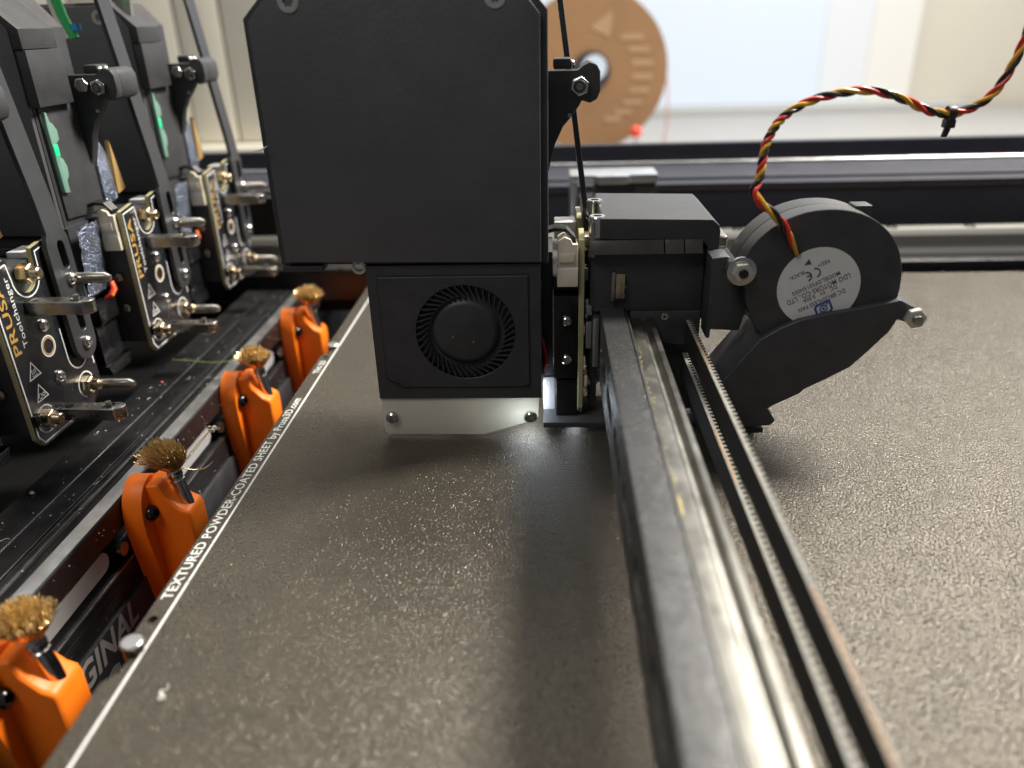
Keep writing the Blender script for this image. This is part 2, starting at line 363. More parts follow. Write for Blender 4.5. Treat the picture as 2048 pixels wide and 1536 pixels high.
make('slab', MB().box(-88.5, 296, 14, 380, -11, -1.15), 'black_plastic', t, bevel=.4)
make('sensor_tab', MB().box(-92.5, -88.5, 107, 117, -6, -3), 'gold_strip', t, bevel=.3)
for yc, zc, lb in ((121.0, 2.0, 'short steel locating pin at the front corner of the sheet'), (290.6, .7, 'short steel locating pin beside the TH-23 mark')):
    t = thing('locating_pin', lb, 'pin', (-89.5, yc, -8), 'sheet locating pins')
    make('shaft', MB().lathe((-89.5, yc, -8), (0, 0, 1), [(0, 2.1), (8+zc, 2.1)], 28), 'anodised_brown', t)
    make('cap', MB().lathe((-89.5, yc, zc), (0, 0, 1), [(0, 2.1), (0, 2.36), (.55, 2.36), (.8, 2.1)], 28), 'bare_aluminium', t)
fz = MB(); random.seed(11)
pts = [Vector((-77.9+.6*math.sin(k*1.3), 107.7+k*.55, .25+.25*math.sin(k*2.1))) for k in range(9)]
fz.tube(pts, [.4, .6, .5, .3, .16, .12, .12, .1, .08], 6)
tag(make('lint', fz, 'dust', loc=(-77.9, 107.7, 0)), 'white fluff lying on the sheet near its printed border', 'fluff')

# ================================================================== left frame profile
EX = (-162.0, -130.5); EZ = -7.0
prof = [(-162, EZ-30), (-162, EZ), (-150.2, EZ), (-150, EZ-.3), (-149.6, EZ-.3), (-149.4, EZ),
        (-142.6, EZ), (-142.4, EZ-.9), (-141.5, EZ-.9), (-141.3, EZ-.1), (-139.2, EZ-.1), (-139, EZ-.6), (-138.4, EZ-.6), (-138.2, EZ-.1),
        (-135.3, EZ-.1), (-130.9, EZ-.55), (-130.5, EZ-1.0), (-130.5, EZ-9.2), (-131.4, EZ-10), (-138, EZ-10), (-138, EZ-20), (-131.4, EZ-20), (-130.5, EZ-20.6), (-130.5, EZ-30)]
fr = thing('frame_profile', 'black slotted aluminium profile running under the parked tools', 'profile', (-146, 200, EZ-30))
make('extrusion', MB().prism(prof, 'xz', -40, 560), 'anodised', fr, bevel=.08, seg=1)
make('bright_edge', MB().prism([(-135.2, EZ-.06), (-130.95, EZ-.48), (-130.95, EZ-.44), (-135.2, EZ+.02)], 'xz', -40, 560), 'bare_aluminium', fr, smooth=0)
make('brown_face', MB().box(-130.52, -130.42, -40, 560, EZ-9.0, EZ-1.3), 'anodised_brown', fr, smooth=0)
for a, b in ((40, 112), (133, 181), (207, 258), (282, 334), (358, 420)):
    make('slot_strip', MB().prism(capsule((a+4, EZ-14.6), (b-4, EZ-14.6), 3.2, 7), 'yz', -137, -132.2), 'silver_strip', fr)
make('slot_lip', MB().box(-130.6, -130.3, -40, 560, EZ-20.9, EZ-20.5), 'bare_aluminium', fr, smooth=0)
rib = MB()
for k in range(5): rib.box(-130.52, -130.28, -40, 560, EZ-24.2-k*1.15, EZ-23.6-k*1.15)
make('ribbing', rib, 'anodised', fr, smooth=0)
pn = thing('front_panel', 'black panel lettered ORIGINAL below the slotted profile', 'panel', (-130, 200, -140))
make('board', MB().box(-131.2, -129.2, -40, 560, -140, EZ-30.2), 'black_plastic', pn, bevel=.3)
tb = MB(); text(tb, 'ORIGINAL', (-129.12, 131.5, -45.6), (0, 1, 0), (0, 0, 1), 8.0, 50.0, bold=0.03, shear=0.16)
make('lettering', tb, 'panel_text', pn, smooth=0)
tb = MB(); text(tb, 'PRUSA XL', (-129.12, 128, -62.5), (0, 1, 0), (0, 0, 1), 13.0, 78.0, bold=0.035)
make('lettering', tb, 'panel_text', pn, smooth=0)
make('floor_plate', MB().box(-900, 330, -60, 620, -150, -142), 'matte_black', kind='structure')
make('dark_backing', MB().box(-700, -162.6, -60, 620, -30, -22), 'matte_black', kind='structure')  # added near-black sheet so the area under the parked tools reads dark
# chips and dust on the profile
d = MB(); random.seed(5)
for k in range(420):
    y = random.uniform(60, 380); q = random.random()
    if q < .62: x, z, nx = random.uniform(-161, -131.5), EZ+.0, 0
    elif q < .8: x, z, nx = -130.2, random.uniform(EZ-9, EZ-2), 1
    else: x, z, nx = -130.1, random.uniform(-32, -38), 1
    r = random.choice((.10, .12, .15, .2, .26))*random.uniform(.8, 1.2)
    d.lathe((x, y, z+(.05 if not nx else 0)), (random.uniform(-1, 1), random.uniform(-1, 1), 1), [(-r*.5, r*.5), (0, r), (r*.6, r*.4)], 5)
for k in range(26):
    y = random.uniform(90, 330); x = random.uniform(-160, -132); a = random.uniform(0, 6.3); l = random.uniform(.8, 2.4)
    d.tube([(x, y, EZ+.15), (x+l*.5*math.cos(a), y+l*.5*math.sin(a), EZ+.3), (x+l*math.cos(a+.5), y+l*math.sin(a+.5), EZ+.15)], .09, 4)
o = make('plastic_chips', d, 'dust', loc=(-146, 200, EZ), kind='stuff'); tag(o, 'tiny pale plastic chips scattered over the black profile', 'chips')
cr = MB(); random.seed(21)
for (x, y, r) in ((-158.7, 192.0, .8), (-148.8, 230.5, .55)): cr.lathe((x, y, EZ+.3), (.3, .2, 1), [(-r*.5, r*.6), (0, r), (r*.6, r*.5)], 7)
o1 = MB(); o1.v, o1.f, o1.mi = cr.v[:21], cr.f[:len(cr.f)//2], cr.mi[:len(cr.f)//2]
tag(make('plastic_crumb', o1, 'cream_plastic', loc=(-158.7, 192.0, EZ)), 'single pale crumb at the left end of the black profile', 'crumb')
o2 = MB().lathe((-155.0, 271.9, EZ+.25), (.3, .2, 1), [(-.25, .3), (0, .55), (.3, .25)], 7)
tag(make('plastic_crumb', o2, 'pink_dust', loc=(-155.0, 271.9, EZ)), 'single red crumb on the black profile below the parked tools', 'crumb')
hp = [(-157.7+3.07*k, 288.3+-0.23*k+.5*math.sin(k*.8), -4.2-.5*math.sin(k*.35)) for k in range(10)]
tag(make('filament_hair', MB().tube(hp, .11, 5), 'green_hair', loc=(-157.7, 288.3, -4)), 'thin green plastic hair hanging across the black profile', 'hair')

# ================================================================== orange brushes
def bristles(seed, lean, rad, hgt, count, rw):
    random.seed(seed); B = MB()
    for k in range(count):
        a = random.uniform(0, 2*math.pi); q = math.sqrt(random.random())
        r0 = 1.75*q; rt = rad*q*random.uniform(.85, 1.1); h = hgt*random.uniform(.82, 1.06)*(1-.28*q*q)
        lx, ly = lean; pts = []
        for j in range(5):
            s = j/4; r = r0+(rt-r0)*s**.85; wob = .35*s
            pts.append((r*math.cos(a)+lx*s*s+random.uniform(-wob, wob), r*math.sin(a)+ly*s*s+random.uniform(-wob, wob), h*(s-.18*q*q*s*s)))
        B.tube(pts, rw*random.uniform(.8, 1.15), 3, random.choice((0, 0, 1)))
    return B
def brush(y0, seed, lean, label, rad, hgt, rw):
    t = thing('wiper_brush', label, 'brush', (-126, y0, -64), 'nozzle wiper brushes')
    pl = [(y0+1, -64), (y0-4.4, -20)]+[(y0+4.2+8.6*math.cos(R(a)), -16+12.2*math.sin(R(a))) for a in range(176, 40, -12)]+[(y0+12, -9), (y0+12.5, -64)]
    body = MB().prism(pl, 'yz', -130.2, -123.8)
    o = make('holder', body, 'orange_print', t, bevel=.6, seg=2)
    web = [(-124.5, -64), (-124.5, -5.5), (-120.2, -5.0), (-118.6, -9.6), (-115, -13.8), (-112.4, -15.0), (-111.8, -17), (-111.8, -64)]
    make('ferrule_socket', MB().prism(web, 'xz', y0+1.0, y0+11.6), 'orange_print', t, bevel=1.3, seg=3)
    make('screw', MB().screw((-123.1, y0-.4, -14.2), (1, -.12, .1), 2.5, 1.7), 'gloss_black', t)
    make('washer', MB().cyl((-131, y0-8, -22), (-129.6, y0-8, -22), 2.2), 'dull_steel', t)
    fx, fy = -114.6, y0+6.6; ax = Vector((-.16, -.03, 1))
    make('ferrule', MB().lathe((fx, fy, -16), ax, [(0, 2.05), (9.3, 2.05), (9.5, 2.3), (10.1, 2.3), (10.3, 2.05), (11.2, 2.05), (11.4, 2.3), (12.2, 2.35), (13.6, 2.15), (14.2, 1.7)], 26), 'steel', t)
    p = Vector((fx, fy, -16))+ax.normalized()*13.4; b = bristles(seed, lean, rad, hgt, 460, rw*1.45); c = MB(); c.merge(b, lambda v: v+p)
    make('bristles', c, ['brass', 'brass_dark'], t, kind='stuff', smooth=60)
    return t, p
_, _ = brush(121.0, 31, (-1.0, 0), 'orange brush holder cut by the left edge of the photo', 7.2, 10.5, .11)
t2, p2 = brush(192.7, 32, (-2.4, -.8), 'orange brush holder with a loose wire, second from the camera', 7.4, 11, .10)
_, _ = brush(270.2, 33, (-1.2, 0), 'orange brush holder with glinting bristles, third from the camera', 6.8, 9.5, .12)
_, _ = brush(345.9, 34, (-.6, .4), 'orange brush holder farthest from the camera', 7.2, 10, .11)
wire = MB().tube([p2, p2+Vector((2.5, 1, 0)), p2+Vector((5.5, 2, -1.2)), p2+Vector((8.5, 3, -1.4)), p2+Vector((11, 4.4, .4))], .15, 5)
make('stray_wire', wire, 'brass', t2)
wire = MB().tube([p2+Vector((1, 1, 0)), p2+Vector((4, 3, 3)), p2+Vector((6.5, 7, 6)), p2+Vector((9, 10, 8.2))], .15, 5)
wire.tube([p2+Vector((1.6, .6, 0)), p2+Vector((5, 4, 3.4)), p2+Vector((7.6, 7.5, 6.4)), p2+Vector((9.4, 10.4, 8.6))], .13, 5)
make('stray_wire', wire, 'brass', t2)
random.seed(9); cb = MB(); q = p2+Vector((9.6, 10.6, 9))
for k in range(5):
    q2 = q+Vector((random.uniform(-.6, 1.6), random.uniform(-1, 1), random.uniform(-1, 1)))
    cb.lathe(q2, (random.uniform(-1, 1), random.uniform(-1, 1), .5), [(-.5, .2), (0, .9), (.4, .3)], 5)
tag(make('plastic_crumb', cb, 'cream_plastic', loc=tuple(q)), 'tan plastic crumb caught on the loose brush wire', 'crumb')

# ================================================================== tools
def tool(loc, label, cy0, zb, carried):
    """a changeable print tool. x = 0 is the outer face of its board, y = 0 the board's near edge, z = height above the sheet"""
    t = thing('tool_head', label, 'tool head', loc, None if carried else 'parked tool heads')
    M_ = lambda name, B, mats, parent=None, **k: make(name, B, mats, parent or t, local=True, **k)
    # ---- cover and body
    cl, cr_, zt = -88.6, -10.4, 134
    rb = cr_ if carried else -12.2
    body = [(cl, 57.4), (rb-.3, 56.8), (rb, 122.5), (rb-7.5, zt-3), (cl+9, zt-3), (cl, 122.3)]
    M_('body', MB().prism(body, 'xz', cy0+1.6, cy0+(38 if carried else 30)), 'black_print', bevel=.5)
    cov = [(cl+2.0, 58.6), (cr_-2.4, 57.6), (cr_-2.0, 121.6), (cr_-8.8, zt-4), (cl+10.2, zt-4), (cl+1.8, 121.6)]
    cp = M_('cover_plate', MB().prism(cov, 'xz', cy0-.2, cy0+1.59), 'cover_coat', bevel=.35)
    for x, z in ((-75.6, 126.0), (-23.5, 125.6)):
        M_('screw', MB().screw((x, cy0-.2, z), (0, -1, 0), 2.8, .5, flat=True), 'zinc', cp)
    M_('tab', MB().box(cl+.6, cl+12.5, cy0+.4, cy0+6, 55.6, 57.3), 'black_plastic', bevel=.25)
    M_('ring', MB().lathe((-65.8, cy0+2.2, 56.4), (0, -1, 0), [(0, 1.3), (0, 2.1), (.8, 2.1), (.8, 1.3)], 24, 0, False, False), 'zinc', bevel=.1)
    # ---- blower
    fx0, fx1, fz0, fz1 = -63.8, -13.1, 14.0, 56.9; fc = (-35.6, 36.0)
    fh = M_('fan_housing', MB().plate_hole(fx0, fx1, fz0, fz1, fc, 16.6, cy0+.9, cy0+22), 'black_print')
    M_('fan_back', MB().box(fx0+.4, fx1-.4, cy0+9, cy0+21, fz0+.4, fz1-.4), 'black_plastic')
    pan = [(fx0+3.1, 53.5), (fx0+3.1, 21.5), (fx0+4.2, 20.3), (fx0+6.6, 19.6), (fx0+7.6, 18.1), (fx1-5.5, 18.1), (fx1-3.6, 19), (fx1-3.6, 53.5)]
    M_('fan_lid', curve_plate(pan, [circ(fc, 14.9, 64)], 'xz', cy0+.45, cy0+.88), 'black_print', fh, bevel=.12, seg=1)
    M_('groove', curve_plate([(fx0+2.8, 54), (fx0+2.8, 21), (fx0+6.8, 17.8), (fx1-3.2, 17.8), (fx1-3.2, 54)], [pan[::-1]], 'xz', cy0+.75, cy0+.89), 'rubber_belt', fh, smooth=0)
    imp = M_('impeller', MB().lathe((fc[0], cy0+8.6, fc[1]), (0, -1, 0), [(0, 15.2), (6.3, 15.2), (6.3, 10.6), (7.0, 9.8), (7.6, 9.3), (7.9, 8.4), (7.9, .01)], 64, 0, True, False), 'black_plastic')
    N = 44
    bl = MB()
    for i in range(7):
        s = i/6; a = .10+.20*(1-s)**1.6
        r = 11.3+3.5*s; p = (math.sin(a)*r, math.cos(a)*r); q = (math.sin(a+.028)*r, math.cos(a+.028)*r)
        bl.v += [(p[0], 0, p[1]), (q[0], 0, q[1]), (p[0], -7.7, p[1]), (q[0], -7.7, q[1])]
    for i in range(6):
        k = i*4
        for f in ((k, k+4, k+6, k+2), (k+1, k+3, k+7, k+5), (k+2, k+6, k+7, k+3)): bl.f.append(list(f)); bl.mi.append(0)
    bl.f += [[0, 2, 3, 1], [24, 25, 27, 26]]; bl.mi += [0, 0]
    proto = None
    for i in range(N):
        if proto is None:
            proto = M_('blade', bl, 'black_plastic', imp); o = proto
        else:
            o = proto.copy(); COL.objects.link(o); o.parent = imp
        o.location = Vector((fc[0], cy0+8.2, fc[1]))*S; o.rotation_euler = (0, 2*math.pi*i/N, 0)
    for x, z in ((-39.5, 34.6), (-33.4, 33.0)): M_('mould_mark', MB().cyl((x, cy0+.72, z), (x, cy0+.5, z), .32, n=8), 'dull_steel', imp)
    # ---- nozzle guard
    gd = [(-63.3, 2.0), (-62.4, 1.0), (-31.6, .8), (-15.0, 6.0), (-14.2, 7.2), (-13.9, 13.9), (-63.6, 13.9)]
    g = M_('nozzle_guard', MB().prism(gd, 'xz', cy0+1.4, cy0+2.8), 'white_guard', bevel=.3)
    for x in (-60.5, -16.7): M_('screw', MB().screw((x, cy0+1.4, 7.2), (0, -1, 0), 2.15, 1.5), 'steel', g)
    M_('nozzle', MB().lathe((-38, cy0+14, 14), (0, 0, -1), [(0, 6), (7, 6), (7, 3), (11, 3), (13.2, .6)], 20), 'brass')
    # ---- hinge bracket
    ht = M_('hinge_bracket', MB().prism([(-14, 107.3), (-2.2, 107.3), (-.8, 108.4), (1.0, 109.3), (3.0, 108.6), (4.0, 106.8), (4.1, 101.8), (3.2, 99.6), (1.2, 98.6), (-1.0, 99.4),
            (-2.0, 97.6), (-3.6, 95.4), (-6.3, 92.4), (-8.6, 87.5), (-10.5, 80.0), (-14, 72)], 'xz', 9.2, 13.2), 'black_plastic', bevel=.35)
    M_('barrel', MB().prism([(-1.2, 107.9), (1.0, 109.3), (3.0, 108.6), (4.0, 106.8), (4.1, 101.8), (3.2, 99.6), (1.2, 98.7), (-1.4, 99.6)], 'xz', 13.3, 25), 'black_print', ht, bevel=.5)
    M_('nut', MB().hexa((-1.7, 9.2, 103.2), (0, -1, 0), 2.65, 2.0, rot=.35), 'steel', ht, bevel=.12)
    M_('nut_insert', MB().lathe((-1.7, 7.2, 103.2), (0, -1, 0), [(0, 1.75), (.35, 1.6), (.2, 1.0)], 20), 'black_plastic', ht)
    M_('bolt_end', MB().cyl((-1.7, 9, 103.2), (-1.7, 6.7, 103.2), 1.0), 'dull_steel', ht, bevel=.1)
    if not carried: M_('nut', MB().hexa((-7.4, 9.2, 104.0), (0, -1, 0), 2.5, 1.8, rot=.1), 'steel', ht, bevel=.12)
    M_('boss', MB().box(-9, -3.8, 14, 22, 107.3, 110.2), 'black_plastic', ht, bevel=.7)
    for y in (15.5, 19.5): M_('screw', MB().screw((-3.7, y, 108.5), (1, 0, 0), 1.2, .8), 'steel', ht)
    M_('dowel', MB().cyl((-4.4, 9.3, 95.5), (-4.4, 8.7, 95.5), .6), 'dull_steel', ht)
    # ---- side housing
    if not carried:
        yb = cy0+.6
        M_('side_block', MB().box(-32, -9.0, yb, yb+19.5, 99, 115.9), 'grey_print', bevel=.35)
        M_('side_lid', MB().prism([(-32, 116.1), (-9.3, 116.1), (-9.3, 122), (-19, 131), (-32, 131)], 'xz', yb-.4, yb+18.4), 'grey_print', bevel=.35)
        M_('side_plate', MB().prism([(-12.5, 62.5), (10.5, 61), (11.5, 98.8), (-13, 98.8)], 'yz', -30, -11.6), 'black_print', bevel=.4)
        lp = [(-13.4, 71.5), (-10.6, 71), (-10.4, 75), (-8.8, 76.5), (-8.5, 79.5), (-9.6, 82), (-11, 83), (-11, 87.2), (-9.0, 88.2), (-8.8, 91.3), (-10.4, 93.6), (-11.6, 94.2), (-12.3, 97.2), (-13.2, 97.4), (-13.8, 93)]
        ly = cy0+16+1.3
        pp = M_('light_pipe', MB().prism([(a+ly, b) for a, b in lp], 'yz', -12.2, -10.4), 'light_pipe', bevel=.4)
        M_('lit_segment', MB().prism([(-13.4+ly, 83.2), (-10.9+ly, 83.2), (-10.9+ly, 87), (-13.6+ly, 87)], 'yz', -12.1, -10.25), 'lit_pipe', pp, bevel=.2)
        M_('spring_strip', MB().prism([(21.5, 64.5), (27.5, 65.5), (23.4, 84)], 'yz', -13, -11.2), 'gold_strip', bevel=.2)
        M_('loom', MB().prism([(12.5, 62), (21.5, 62.8), (20, 80), (15, 88), (12.8, 88)], 'yz', -20, -11.4), 'braid', bevel=.5)
        # braided cable and its plug on the near side
        br = MB(); random.seed(2); n1, n2 = 9, 17
        for i in range(n1):
            for j in range(n2):
                s, u_ = i/(n1-1), j/(n2-1)
                br.v.append((-7.5-3.0*u_+1.2*math.sin(s*3.1)+random.uniform(-.35, .35), -16.2+13.5*s+1.6*u_+random.uniform(-.2, .2), 60.5-25*u_+random.uniform(-.3, .3)))
        for i in range(n1-1):
            for j in range(n2-1): k = i*n2+j; br.f.append([k, k+1, k+n2+1, k+n2]); br.mi.append(0)
        sl = M_('braided_sleeve', br, 'braid', smooth=20)
        M_('sleeve_core', MB().box(-14, -10.9, -16, -3, 34, 60), 'black_plastic')
        for k, mm_ in enumerate(('red_wire', 'yellow_wire', 'red_wire')):
            M_('wire', MB().tube([(-8.0, -3.6+k*.5, 37+k*.3), (-7.2, -4.5+k*.7, 35.2-k*.4), (-7.6, -6.5+k*.6, 33.4-k*.3), (-9.5, -7+k*.5, 32)], .75, 8), mm_)
        M_('plug', MB().box(-15, -8.2, -15, -2.5, 24.5, 32), 'gloss_black', bevel=.8)
        M_('heater_shield', MB().box(-18, -10, -16.5, -1, 9, 24), 'gloss_black', bevel=.6)
        M_('shield_foot', MB().prism([(-17, 9), (0, 9), (-2, 4.6), (-15, 4.6)], 'yz', -19, -9), 'gloss_black', bevel=.5)
        for z in (26, 38): M_('screw', MB().screw((-6.5, -.4, z), (0, -1, 0), 1.7, 1.0), 'dull_steel')
        M_('mount_block', MB().box(-14, -1.7, .2, 24, 12, 60), 'black_plastic', bevel=.5)
    else:
        mb = M_('mount_block', MB().box(-9.2, -1.75, .2, 24, 17.6, 45), 'gloss_black', bevel=.35)
        for z in (24.3, 37): M_('screw', MB().screw((-5.4, .2, z), (0, -1, 0), 1.75, 1.3), 'steel', mb)
        M_('gap_filler', MB().box(-13.0, -9.4, 6, 24, 16, 57), 'black_plastic', bevel=.3)  # added black filler, hides the bright sheet behind this gap
        M_('lower_block', MB().box(-8.6, -1.75, 1.2, 20, 3.4, 16.6), 'gloss_black', bevel=.3)
        M_('upper_block', MB().box(-9.4, -1.75, 4, 24, 45.4, 50), 'black_print', bevel=.4)
        hb = M_('heat_block', MB().box(-12.7, -8.9, 6, 22, 1.0, 15.5), 'milled_aluminium', bevel=.25)
        for k in range(2): M_('wire', MB().tube([(-13, 1+k, 31), (-11.8, -.4+k, 27), (-11.5, -.8+k, 23.5), (-12.3, 2+k, 20)], .6, 8), ('red_wire', 'black_wire')[k])
        led = M_('lamp_chip', MB().box(-3.4, -1.75, 4.0, 8.0, 1.4, 3.3), 'lamp_white', hb)
        l = bpy.data.lights.new('status_lamp', 'POINT'); l.energy = 0.012; l.color = (.80, .90, 1.0); l.shadow_soft_size = 0.004
        lo = bpy.data.objects.new('status_lamp', l); COL.objects.link(lo); lo.location = (Vector(loc)+Vector((-17.5, 1.5, 7.5)))*S
    # ---- board
    top = [(0, 62), (9.2, 63.3), (10.2, 62.2), (11.0, 57.2)]+[(16.2+5.2*math.cos(R(a)), 56.8+5.2*math.sin(R(a))) for a in range(190, 351, 20)]+[(21.6, 58.5), (22.2, 63.2), (27, 64)]
    bp = [(0, zb+3.2), (2.6, zb), (30, zb), (37.5, zb+5)]+[(37.5, 63.5)]+top[::-1]
    bd = M_('board', MB().prism(bp, 'yz', -1.7, -.12), 'pcb_edge', bevel=.12, seg=1)
    M_('solder_mask', MB().prism([(min(max(a, .12), 37.3), b) for a, b in bp], 'yz', -.115, 0), 'solder_mask', bd, smooth=0)
    sk = MB(); I = 1.0
    sk.outline([(9.4, 61.9), (.95, 60.9), (.95, zb+3.7), (3.1, zb+1.0), (19.5, zb+1.0)], .5, 'yz', .02, .05)
    sk.outline([(9.4, 61.9), (10.0, 57.2)]+[(16.2+6.2*math.cos(R(a)), 56.6+6.2*math.sin(R(a))) for a in range(190, 331, 14)], .45, 'yz', .02, .05)
    sk.outline([(22.9, 57.5), (23.2, 62), (27, 62.6)], .45, 'yz', .02, .05)
    sk.outline([(24.1, 37), (24.1, 28)]+[(29.3+5.2*math.cos(R(a)), 27+5.2*math.sin(R(a))) for a in range(180, 311, 13)], .5, 'yz', .02, .05)
    sk.outline([(36.3, 27), (36.3, 20)], .45, 'yz', .02, .05)
    for c, a0, a1 in (((6.6, 14.6), 30, 310), ((29.4, 15.4), 20, 250)):
        sk.outline([(c[0]+4.2*math.cos(R(a0+(a1-a0)*i/22)), c[1]+4.2*math.sin(R(a0+(a1-a0)*i/22))) for i in range(23)], .45, 'yz', .02, .05)
    sk.outline(circ((17.0, 34.1), 3.15, 28), .5, 'yz', .02, .05, closed=True)
    for y, z in ((7.6, 30.3), (7.9, 23.0)):
        sk.outline([(y-2.8, z-2.4), (y-2.8+5.4, z-2.2), (y-.3, z+2.5)], .34, 'yz', .02, .05, closed=True)
    for k in range(3): sk.outline([(6.6+k*.75, 29.0), (6.8+k*.75, 29.5), (6.5+k*.75, 30.0), (6.8+k*.75, 30.6)], .2, 'yz', .02, .05)
    sk.outline([(6.3, 28.5), (9.0, 28.5)], .2, 'yz', .02, .05)
    for c, r in (((7.0, 21.9), .72), ((8.7, 21.9), .55)): sk.outline(circ(c, r, 14), .25, 'yz', .02, .05, closed=True)
    M_('silkscreen', sk, 'silkscreen', bd, smooth=0)
    tx = MB(); text(tx, 'PRUSA', (.04, 5.2, 36.6), (0, 0, 1), (0, -1, 0), 3.0, 22.0, bold=.015); M_('lettering', tx, 'gold_print', bd, smooth=0)
    tx = MB(); text(tx, 'Toolchanger', (.04, 8.6, 37.6), (0, 0, 1), (0, -1, 0), 1.9, 21.0, bold=.005); M_('lettering', tx, 'silkscreen', bd, smooth=0)
    M_('eyelet', MB().lathe((.02, 17.0, 34.1), (1, 0, 0), [(0, 2.75), (.1, 2.7), (.1, 2.3), (-1.6, 2.0), (-1.6, .01)], 26, 0, False, False), 'gold_strip', bd)
    for y, z in ((17.3, 40.8), (17.6, 23.7)): M_('screw', MB().screw((0, y, z), (1, .0, 0), 2.05, 1.3), 'steel', bd)
    for y, z in ((16.0, 57.4), (6.6, 14.6), (29.0, 15.4)):
        b = M_('bolt', MB().hexa((-1, y, z), (1, 0, 0), 3.0, 3.6, rot=.3, cham=.1), 'gold_steel', bevel=.15)
        M_('stud', MB().lathe((2.5, y, z), (1, 0, 0), [(0, 2.0), (2.2, 1.75), (2.5, 1.4)], 20), 'gold_steel', b)
    # ---- locking pins
    for y, z in ((14.5, 47.8), (15.6, 12.3)):
        ax = MB().prism([(0, y-2.6), (13, y-2.6), (14.0, y-2.8), (17.2, y-2.8), (19.0, y-1.6), (19.6, y-.6), (19.6, y+.8), (19.0, y+1.9), (17.2, y+2.9), (13, y+2.6), (0, y+2.6)], 'xy', z-2.0, z+2.0)
        a = M_('locking_bar', ax, 'dull_steel', bevel=.5, seg=3)
        M_('socket', MB().lathe((14.6, y, z+2.03), (0, 0, 1), [(0, 2.2), (.08, 2.2), (.08, 1.8), (0, 1.75)], 24, 0, False, False), 'steel', a)
        M_('socket_floor', MB().cyl((14.6, y, z+1.9), (14.6, y, z+2.06), 1.75), 'gloss_black', a)
        M_('cross_pin', MB().cyl((14.6, y, z+1.9), (14.6, y, z+3.5), 1.0, .9), 'dull_steel', a, bevel=.12)
        M_('relief', MB().cyl((2.0, y-.2, z+1.7), (2.0, y-.2, z+2.06), 1.3), 'gloss_black', a)
    for y, z in ((36.6, 49.5), (34.6, 13.0)):
        M_('guide_pin', MB().lathe((-1, y, z), (1, 0, 0), [(0, 1.85), (12.6, 1.85), (14.2, .9), (14.4, .3)], 22), 'dull_steel')
    # ---- strut with slots
    so = [(25.6, 41), (25.6, 62.0), (26.6, 64), (27.8, 65.5), (28.6, 75), (31, 150), (39.5, 150), (37.2, 75), (36.4, 66), (37.2, 63), (37.2, 30)]+[(31.4+5.8*math.cos(R(a)), 30+5.8*math.sin(R(a))) for a in range(0, 181, 18)]
    so = [(25.6, 30), (25.6, 62.0), (26.6, 64), (27.8, 65.5), (28.6, 75), (31, 150), (39.5, 150), (37.0, 75), (36.4, 66), (37.2, 63), (37.2, 30)]+[(31.4+5.8*math.cos(R(a)), 30-6.0*math.sin(R(a))) for a in range(18, 180, 18)]
    st = curve_plate(so, [capsule((32.3, 61.2), (32.6, 55.5), 1.7, 7), capsule((31.8, 39.5), (32.2, 35), 1.6, 7)], 'yz', .9, 2.6)
    st.v = [(x-(max(0, z-62)*.135), y, z) for x, y, z in st.v]
    sp = M_('strut', st, 'strut_black', bevel=.12, seg=1)
    for y, z in ((32.6, 50.6), (31.6, 29.6)): M_('screw', MB().screw((2.6, y, z), (1, -.05, 0), 2.1, 1.5), 'steel', sp)
    # ---- plugs on the board
    cn = M_('plug', MB().box(-8.2, -2.0, -2.0, 5.6, 48.4, 54.0), 'cream_plastic', bevel=.4)
    M_('plug_top', MB().prism([(-8.0, 54.6), (-2.1, 54.6), (-2.1, 61.2), (-3.6, 61.2), (-4.2, 62.6), (-6.0, 63.4), (-8.0, 62.2)], 'xz', -1.8, 5.4), 'cream_plastic', cn, bevel=.35)
    M_('latch', MB().box(-7.6, -3.2, -2.4, -1.9, 56.0, 58.6), 'cream_plastic', cn, bevel=.15)
    M_('plug_band', MB().box(-8.0, -2.0, -1.6, 5.2, 53.8, 54.8), 'label_paper', cn)
    for k in range(3): M_('wire', MB().tube([(-12.5, .5+1.6*k, 64.2), (-9, .5+1.6*k, 65.2), (-5.6, .4+1.6*k, 64.9), (-3.4, .2+1.6*k, 62.6), (-3.2, .2+1.6*k, 60.5)], .7, 8), 'black_wire')
    M_('rear_plug', MB().box(-8.8, -2.0, 23, 31, 56.4, 61.8), 'label_paper', bevel=.4)
    M_('board_part', MB().box(.1, 1.2, .6, 3.0, 14.5, 18.2), 'cream_plastic' if carried else 'gloss_black', bevel=.15)
    if carried:
        for z, h in ((27, 9), (38, 3)): M_('contact_strip', MB().box(.6, 2.4, 2, 9, z, z+h), 'bare_aluminium', bevel=.3)
    return t
tool((-153, 194.0, 0), 'parked tool head nearest the camera, its gold lettering cut by the photo edge', -16, 7.3, False)
tool((-153, 268.5, 0), 'middle parked tool head with pink wires beside a silvery sleeve', -16, 7.3, False)
tool((-153, 344.0, 0), 'farthest parked tool head beside the large black cover', -16, 7.3, False)
tool((10.5, 220, 0), 'large black covered tool head with blower and white guard, held by the carriage', -7, 4.4, True)
